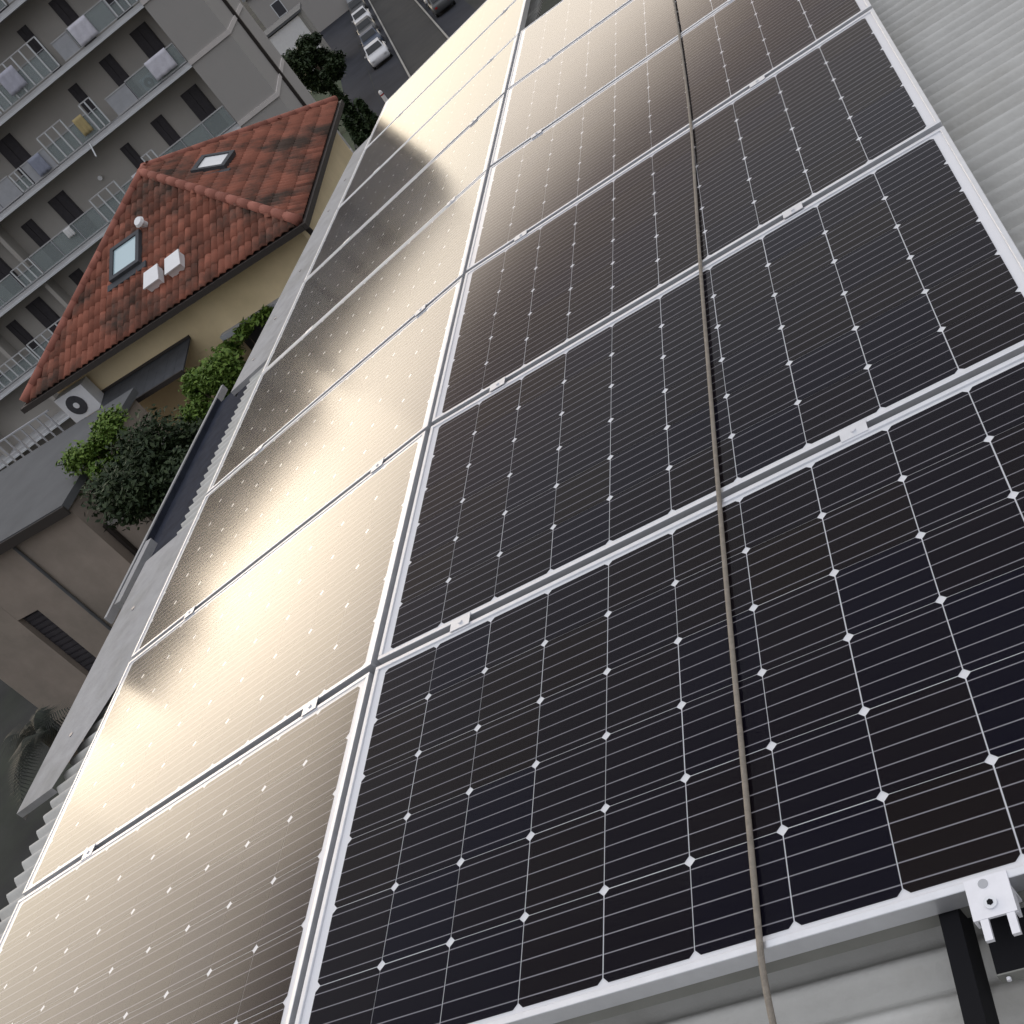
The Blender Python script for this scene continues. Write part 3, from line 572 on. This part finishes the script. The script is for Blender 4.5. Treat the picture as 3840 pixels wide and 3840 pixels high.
for i in range(5):
    secs = list(plan[i]); s = max(q[1] for q in secs) + .08; k = 0
    while s < LEN - 1:
        secs.append((s, min(s + 3.7, LEN - .1), 1.0, ['glass', 'bars', 'screen'][(k + i) % 3])); s += 3.8; k += 1
    for q in secs: balustrade(slabs[i], *q)
def awn(s, y, z): return APTM @ Matrix.Translation((-s, y, z - GZ))
ac_unit(awn(4.2, 0.45, -1.86), 'air conditioner on the apartment balcony beside white laundry', 0.8, 0.6)
def cloth(s0, s1, z0, z1, label, col=None):
    mb = MB(); n = 12; m_ = 6
    for j in range(m_ + 1):
        for k in range(n + 1):
            u = k / n; mb.v.append((-(s1 - s0) * (1 - u), -0.03 - 0.035 * math.sin(u * 17) * j / m_ - 0.005 * j, (z1 - z0) * (1 - j / m_)))
    for j in range(m_):
        for k in range(n): a = j * (n + 1) + k; mb.f.append((a, a + 1, a + n + 2, a + n + 1))
    o = mb.build('laundry_sheet', MT['cloth'] if col is None else mat('laundry_' + str(len(bpy.data.materials)), col, 0.9, 0.15, 4), None, True, awn(s0, 0, z0)); md = o.modifiers.new('thick', 'SOLIDIFY'); md.thickness = 0.01
    tag(o, label, 'laundry')
cloth(2.65, 3.8, -1.7, -0.83, 'white laundry hanging over the balcony rail beside an air conditioner')
cloth(4.45, 5.4, 1.15, 2.05, 'pale sheet draped over the upper balcony rail of the apartment block')
cloth(7.45, 7.95, -1.6, -0.78, 'mustard towel on the balcony rail next to the tall white bars', (0.45, 0.36, 0.18))
cloth(10.1, 10.75, -1.75, -0.9, 'grey blue blanket over the balcony rail left of the tall white bars', (0.28, 0.30, 0.38))
cloth(7.15, 7.6, -4.75, -4.05, 'crumpled white shirt on the balcony rail one floor below the mustard towel', (0.6, 0.6, 0.62))
cloth(11.4, 11.8, -4.5, -4.05, 'narrow white cloth on the lower balcony glass of the apartment block', (0.7, 0.7, 0.7))
cloth(8.3, 9.2, 1.4, 2.35, 'lilac grey sheet hung behind upper balcony bars of the apartment block', (0.48, 0.48, 0.56))
cloth(11.0, 12.3, 1.1, 2.0, 'pale blue sheet on the upper balcony rail farther left on the block', (0.50, 0.53, 0.60))
ac_unit(awn(12.6, 0.7, -1.86), 'air conditioner on the apartment balcony left of the grey blue blanket', 0.8, 0.6)
p = MB().tube([(0, 0.5, 0.9), (0.15, -0.9, 0.15)], 0.035, 6).build('laundry_pole', MT['white_metal'], None, False, awn(8.1, 0, -2.6)); tag(p, 'white pole jutting from the apartment balcony', 'pole')
r = empty('wall_lamp', awn(9.1, 1.2, -3.4)); tag(r, 'small pale lamp on the apartment loggia wall', 'lamp')
MB().disc((0, 0, 0), (0, -1, 0), 0.11, 0.08, 12).build('lamp_globe', MT['white'], r); MB().disc((0, 0.04, 0), (0, 1, 0), 0.05, 0.05, 8).build('lamp_base', MT['steel_dark'], r)

# ------------------------------------------------------------------ white garage at the lot
gp = Vector((1.51 - math.sin(R(21.2)) * 104, -0.85 + math.cos(R(21.2)) * 104, GZ))
gr = empty('white_garage', Matrix.Translation(gp) @ Matrix.Rotation(R(16), 4, 'Z')); tag(gr, 'small white garage with grey roof beyond the apartment block', 'garage')
MB().box(-2.3, 1.5, 0, 4.5, 0, 5.3).build('wall', MT['white'], gr); MB().box(1.502, 1.75, -0.05, 4.5, 0, 5.4).build('corner_pier', MT['kerb'], gr)
MB().box(-2.45, 1.95, -0.2, 4.7, 5.402, 5.6).build('roof', MT['beige_roof'], gr); MB().box(-1.4, 0.6, -0.03, -0.002, 0, 2.3).build('door', MT['privacy'], gr)
fb = empty('grey_house', Matrix.Translation(gp + Vector((-7, 30, 0))) @ Matrix.Rotation(R(16), 4, 'Z')); tag(fb, 'dim grey house behind the white garage', 'house')
MB().box(-6, 6, 0, 8, 0, 7).build('wall', MT['render_grey'], fb); MB().add([(-6.3, -.3, 7), (6.3, -.3, 7), (6.3, 8.3, 7), (-6.3, 8.3, 7), (-6.3, 4, 9), (6.3, 4, 9)], [(0, 1, 5, 4), (2, 3, 4, 5), (0, 4, 3), (1, 2, 5), (0, 3, 2, 1)]).build('roof', MT['beige_roof'], fb)
for k in range(3): wq = MB().box(-4.2 + k * 3.4, -3.0 + k * 3.4, -0.04, -0.002, 3.6, 5.2).build('window', MT['white_metal'], fb); MB().box(-4.1 + k * 3.4, -3.1 + k * 3.4, -0.055, -0.041, 3.7, 5.1).build('pane', MT['fan'], wq)

# ------------------------------------------------------------------ cars
CARM = {}
def car_mat(n, c): CARM[n] = mat('car_paint_' + n, c, 0.45, coat=0.15, spec=0.4)
for n, c_ in (('white', (0.58, 0.58, 0.60)), ('silver', (0.30, 0.31, 0.33)), ('black', (0.02, 0.021, 0.024)), ('blue', (0.04, 0.055, 0.09)), ('grey', (0.07, 0.072, 0.075))): car_mat(n, c_)
MT['tyre'] = mat('tyre_rubber', (0.02, 0.02, 0.02), 0.9); MT['carglass'] = mat('car_window_glass', (0.012, 0.014, 0.017), 0.2, spec=0.3); MT['lampglass'] = mat('headlight_glass', (0.6, 0.6, 0.6), 0.15); MT['redlamp'] = mat('tail_light', (0.3, 0.02, 0.02), 0.2)
def loft(secs):
    mb = MB(); n = len(secs[0])
    for s in secs: mb.v += [tuple(v) for v in s]
    for i in range(len(secs) - 1):
        for k in range(n): mb.f.append((i*n+k, i*n+(k+1) % n, (i+1)*n+(k+1) % n, (i+1)*n+k))
    mb.f.append(tuple(range(n - 1, -1, -1))); mb.f.append(tuple((len(secs)-1)*n + k for k in range(n))); return mb
def bodysec(y, w, z0, z1, ch=0.09): return [(-w + ch, y, z0), (w - ch, y, z0), (w, y, z0 + ch), (w, y, z1 - ch), (w - ch * 1.3, y, z1), (-w + ch * 1.3, y, z1), (-w, y, z1 - ch), (-w, y, z0 + ch)]
def car(mw, colour, label):
    r = empty('parked_car', mw); tag(r, label, 'car', 'cars parked along the road')
    pm = CARM[colour]
    loft([bodysec(-2.05, .70, .32, .66), bodysec(-1.95, .80, .24, .76), bodysec(-1.0, .86, .22, .90), bodysec(-.6, .87, .22, .94), bodysec(1.3, .87, .22, .96), bodysec(1.95, .82, .26, .90), bodysec(2.05, .74, .34, .80)]).build('body', pm, r, True)
    def cs(y, w, z): return [(-w, y, .9), (w, y, .9), (w * .86, y, z), (-w * .86, y, z)]
    loft([[(-.78, -.95, .9), (.78, -.95, .9), (.76, -.94, .93), (-.76, -.94, .93)], cs(-.25, .78, 1.40), cs(.2, .78, 1.45), cs(1.0, .77, 1.42), [(-.76, 1.72, .9), (.76, 1.72, .9), (.72, 1.7, .95), (-.72, 1.7, .95)]]).build('cabin', pm, r)
    MB().add([(-.66, -.86, 1.0), (.66, -.86, 1.0), (.60, -.31, 1.38), (-.60, -.31, 1.38)], [(0, 1, 2, 3)]).build('windscreen', MT['carglass'], r, False, Matrix.Translation((0, -.012, .012)))
    MB().add([(-.60, 1.62, 1.02), (.60, 1.62, 1.02), (.58, 1.1, 1.38), (-.58, 1.1, 1.38)], [(3, 2, 1, 0)]).build('rear_window', MT['carglass'], r, False, Matrix.Translation((0, .02, .015)))
    for s in (-1, 1):
        for a, b in ((-.55, .28), (.36, 1.2)):
            MB().add([(s * .789, a, .98), (s * .789, b, .98), (s * .70, b - .06, 1.36), (s * .70, a + .22, 1.36)], [(0, 1, 2, 3)]).build('side_window', MT['carglass'], r)
        MB().box(-.11, .11, -.05, .03, .58, .68).build('headlight', MT['lampglass'], r, False, Matrix.Translation((s * .56, -2.04, 0))); MB().box(-.1, .1, 0, .04, .62, .76).build('tail_light', MT['redlamp'], r, False, Matrix.Translation((s * .58, 2.03, 0)))
        for y in (-1.28, 1.28):
            w = MB().disc((0, 0, 0), (s, 0, 0), .31, .19, 18).build('wheel', MT['tyre'], r, True, Matrix.Translation((s * .69, y, .31))); MB().disc((s * .185, 0, 0), (s, 0, 0), .19, .012, 12).build('rim', CARM['silver'], w)
        MB().box(-.06, .06, -.05, .05, .95, 1.05).build('mirror', pm, r, False, Matrix.Translation((s * .93, -.5, 0)))
def car_at(along, across, colour, label, flip=False):
    ang = math.atan2(RD.y, RD.x) + math.pi / 2 + (math.pi if flip else 0)
    car(Matrix.Translation(road_pt(along, across, 0.02)) @ Matrix.Rotation(ang, 4, 'Z'), colour, label)
car_at(10.6, -1.35, 'white', 'white car parked nearest on the left side of the road')
car_at(18.0, -1.35, 'blue', 'dark blue car parked right behind the nearest white car')
car_at(25.2, -1.35, 'grey', 'grey car parked between the dark blue car and the white one beyond')
car_at(33, -1.35, 'white', 'white car parked third behind the nearest white car, left side')
car_at(42.0, -1.35, 'black', 'black car parked far up the left side of the road')
car_at(52.0, -1.35, 'silver', 'silver car farthest up the left side of the road')
car_at(11.8, 4.75, 'grey', 'grey car nearest on the right side of the road', True)
car_at(17.4, 4.75, 'silver', 'silver car second on the right side of the road', True)
car_at(23.0, 4.75, 'black', 'black car third on the right side of the road', True)
car_at(28.6, 4.75, 'white', 'white car fourth on the right side of the road', True)
car_at(34.4, 4.75, 'blue', 'blue car fifth on the right side of the road', True)
b = empty('white_bollard', Matrix.Translation(road_pt(-4, -2.2, 0.01))); tag(b, 'small white bollard at the near end of the parking lane', 'bollard')
MB().tube([(0, 0, 0), (0, 0, .75), (0, 0, .85)], [.14, .12, .06], 10).build('post', MT['white'], b); MB().disc((0, 0, .5), (0, 0, 1), .128, .1, 10).build('band', MT['redlamp'], b)

# ------------------------------------------------------------------ trees and bushes
def crown(name, m, parent, centres, leaf, n, seed, flat=0.8):
    rg = random.Random(seed); V = []; F = []; tone = []
    for i in range(n):
        cx, cy, cz, rx, rz = rg.choice(centres); 
        while True:
            d = Vector((rg.uniform(-1, 1), rg.uniform(-1, 1), rg.uniform(-1, 1)))
            if 0.05 < d.length <= 1: break
        d = d.normalized() * (rg.random() ** 0.42) * (0.78 + 0.3 * math.sin(d.x * 7 + seed) * math.cos(d.y * 6 + d.z * 5))
        p = Vector((cx + d.x * rx, cy + d.y * rx, cz + d.z * rz))
        nn = Vector((rg.gauss(0, .7), rg.gauss(0, .7), 1)).normalized(); t = nn.cross(Vector((rg.uniform(-1, 1), rg.uniform(-1, 1), rg.uniform(-.3, .3)))).normalized(); bt = nn.cross(t)
        s = leaf * rg.uniform(.6, 1.4); k = len(V)
        V += [tuple(p - t * s), tuple(p + bt * s * .5 - t * s * .1), tuple(p + t * s), tuple(p - bt * s * .5 - t * s * .1)]; F.append((k, k + 1, k + 2, k + 3)); tone.append(min(1, max(0, rg.gauss(.5, .28))))
    me = bpy.data.meshes.new(name); me.from_pydata(V, [], F); a = me.attributes.new('leaf_tone', 'FLOAT', 'FACE'); a.data.foreach_set('value', tone); me.update()
    return link(name, me, m, parent)
def tree(name, base, height, centres, leaf, n, seed, m, label, cat='tree', group=None, trunk=0.14):
    r = empty(name, Matrix.Translation(base)); tag(r, label, cat, group)
    rg = random.Random(seed + 99); top = height * .62
    tb = MB().tube([(0, 0, -.1), (rg.uniform(-.1, .1), rg.uniform(-.1, .1), top * .5), (rg.uniform(-.2, .2), rg.uniform(-.2, .2), top)], [trunk * 1.3, trunk, trunk * .6], 8)
    for cx, cy, cz, rx, rz in centres[:7]:
        tb.tube([(0, 0, top * .75), (cx * .5, cy * .5, (top * .75 + cz) / 2), (cx, cy, cz)], [trunk * .5, trunk * .35, trunk * .15], 6)
    tb.build('trunk', MT['trunk'], r, True); crown('crown', m, r, centres, leaf, n, seed); return r
def blobs(seed, n, rx, z0, z1, r0, r1):
    rg = random.Random(seed); out = []
    for k in range(n):
        a = rg.uniform(0, 6.28); q = rx * math.sqrt(rg.random()); rr = rg.uniform(r0, r1); out.append((q * math.cos(a), q * math.sin(a), rg.uniform(z0, z1), rr, rr * .8))
    return out
tree('garden_tree', (-9.85, 13.05, GZ), 9.6, blobs(3, 20, 0.9, 7.9, 9.1, .4, .75), 0.048, 30000, 3, MT['leaf_dark'], 'dark green garden tree between the beige annex and our eave')
tree('garden_tree', (-11.35, 14.0, GZ), 9.6, blobs(5, 10, 0.5, 8.8, 9.4, .22, .4), 0.045, 9000, 5, MT['leaf_bright'], 'bright green bush top at the end of the flat grey annex roof')
tree('garden_tree', (-9.75, 15.0, GZ), 9.4, blobs(8, 14, 0.55, 8.3, 9.0, .28, .48), 0.045, 14000, 8, MT['leaf_bright'], 'bright green leafy tree below the charcoal canopy')
tree('garden_tree', (-9.6, 14.0, GZ), 9.0, blobs(11, 14, 0.8, 7.6, 8.8, .35, .6), 0.05, 12000, 11, MT['leaf_red'], 'brownish red leaved shrub tree next to the gutter')
tree('climbing_plant', (-10.2, 17.2, GZ), 8.6, [(0, -.1, 8.55, .35, .25), (.5, -.05, 8.7, .3, .15), (1.0, -.05, 8.75, .3, .12), (-.15, -.1, 8.2, .25, .35), (0, -.1, 7.8, .22, .3)], 0.06, 1800, 14, MT['leaf_bright'], 'climbing plant on the pale lintel of the ochre house', 'plant', None, 0.05)
tree('street_tree', tuple(Vector((1.51 - math.sin(R(21.2)) * 84, -0.85 + math.cos(R(21.2)) * 84, GZ))), 6, blobs(21, 22, 1.6, 2.0, 5.3, .5, 1.0), 0.14, 20000, 21, MT['leaf_dark'], 'dark leafy street tree at the apartment block corner')
for k, (al, ac, s) in enumerate(((-14, -6.6, 1.0), (-9, -7.4, .8), (-19, -7.6, 1.2), (-3, -6.2, .7), (4, -7.5, .9))):
    tree('verge_shrub', road_pt(al, ac, 0), 1.6, blobs(30 + k, 6, .6 * s, .5, 1.3 * s, .35, .6), 0.12, 1400, 30 + k, MT['leaf_dark'], 'low dark shrub on the verge, %s from the house' % ['third', 'fourth', 'second', 'fifth', 'farthest'][k] if k != 2 else 'low dark shrub on the verge closest to the house', 'shrub', 'shrubs on the grass verge', 0.04)
for az_, D_, lab in ((21.5, 45, 'slim dark conifer behind the ochre house, left of its twin'), (20.5, 46, 'slim dark conifer behind the ochre house, right of its twin'), (21.1, 58, 'dark conifer farthest behind the ochre house')):
    tree('conifer', (1.51 - math.sin(R(az_)) * D_, -0.85 + math.cos(R(az_)) * D_, GZ), 8, [(0, 0, 1.2 + .55 * q, .95 - .085 * q, .5) for q in range(10)], 0.12, 7000, int(D_), MT['leaf_dark'], lab, 'tree', 'dark conifers behind the ochre house', 0.1)
# palm below the eave
pr_ = empty('palm_tree', Matrix.Translation((-12.9, 9.9, GZ))); tag(pr_, 'dark palm with spiky fronds below the roof edge', 'palm')
MB().tube([(0, 0, -.1), (.1, 0, 3.5), (0.05, .1, 7.2)], [.22, .16, .13], 10).build('trunk', MT['trunk'], pr_, True)
rg = random.Random(4)
for k in range(18):
    a = k * 2.399; V = []; F = []; tn = []; el = rg.uniform(.1, 1.1); Lf = rg.uniform(0.7, 1.05)
    for t in range(22):
        u = t / 21; q = Lf * u; hz = 7.2 + math.sin(el) * q - 0.55 * u * u; c0 = Vector((math.cos(a) * math.cos(el) * q, math.sin(a) * math.cos(el) * q, hz)); sd = Vector((-math.sin(a), math.cos(a), -.25)); fw = Vector((math.cos(a), math.sin(a), 0)) * .1
        for s in (-1, 1):
            i0 = len(V); ll = .36 * math.sin(math.pi * min(1, u * .9 + .1)) + .05
            V += [tuple(c0), tuple(c0 + fw * .25), tuple(c0 + Vector((sd.x * s * ll, sd.y * s * ll, sd.z * ll)) + fw)]; F.append((i0, i0 + 1, i0 + 2)); tn.append(rg.random())
    me = bpy.data.meshes.new('frond'); me.from_pydata(V, [], F); at = me.attributes.new('leaf_tone', 'FLOAT', 'FACE'); at.data.foreach_set('value', tn); link('frond', me, MT['leaf_palm'], pr_)
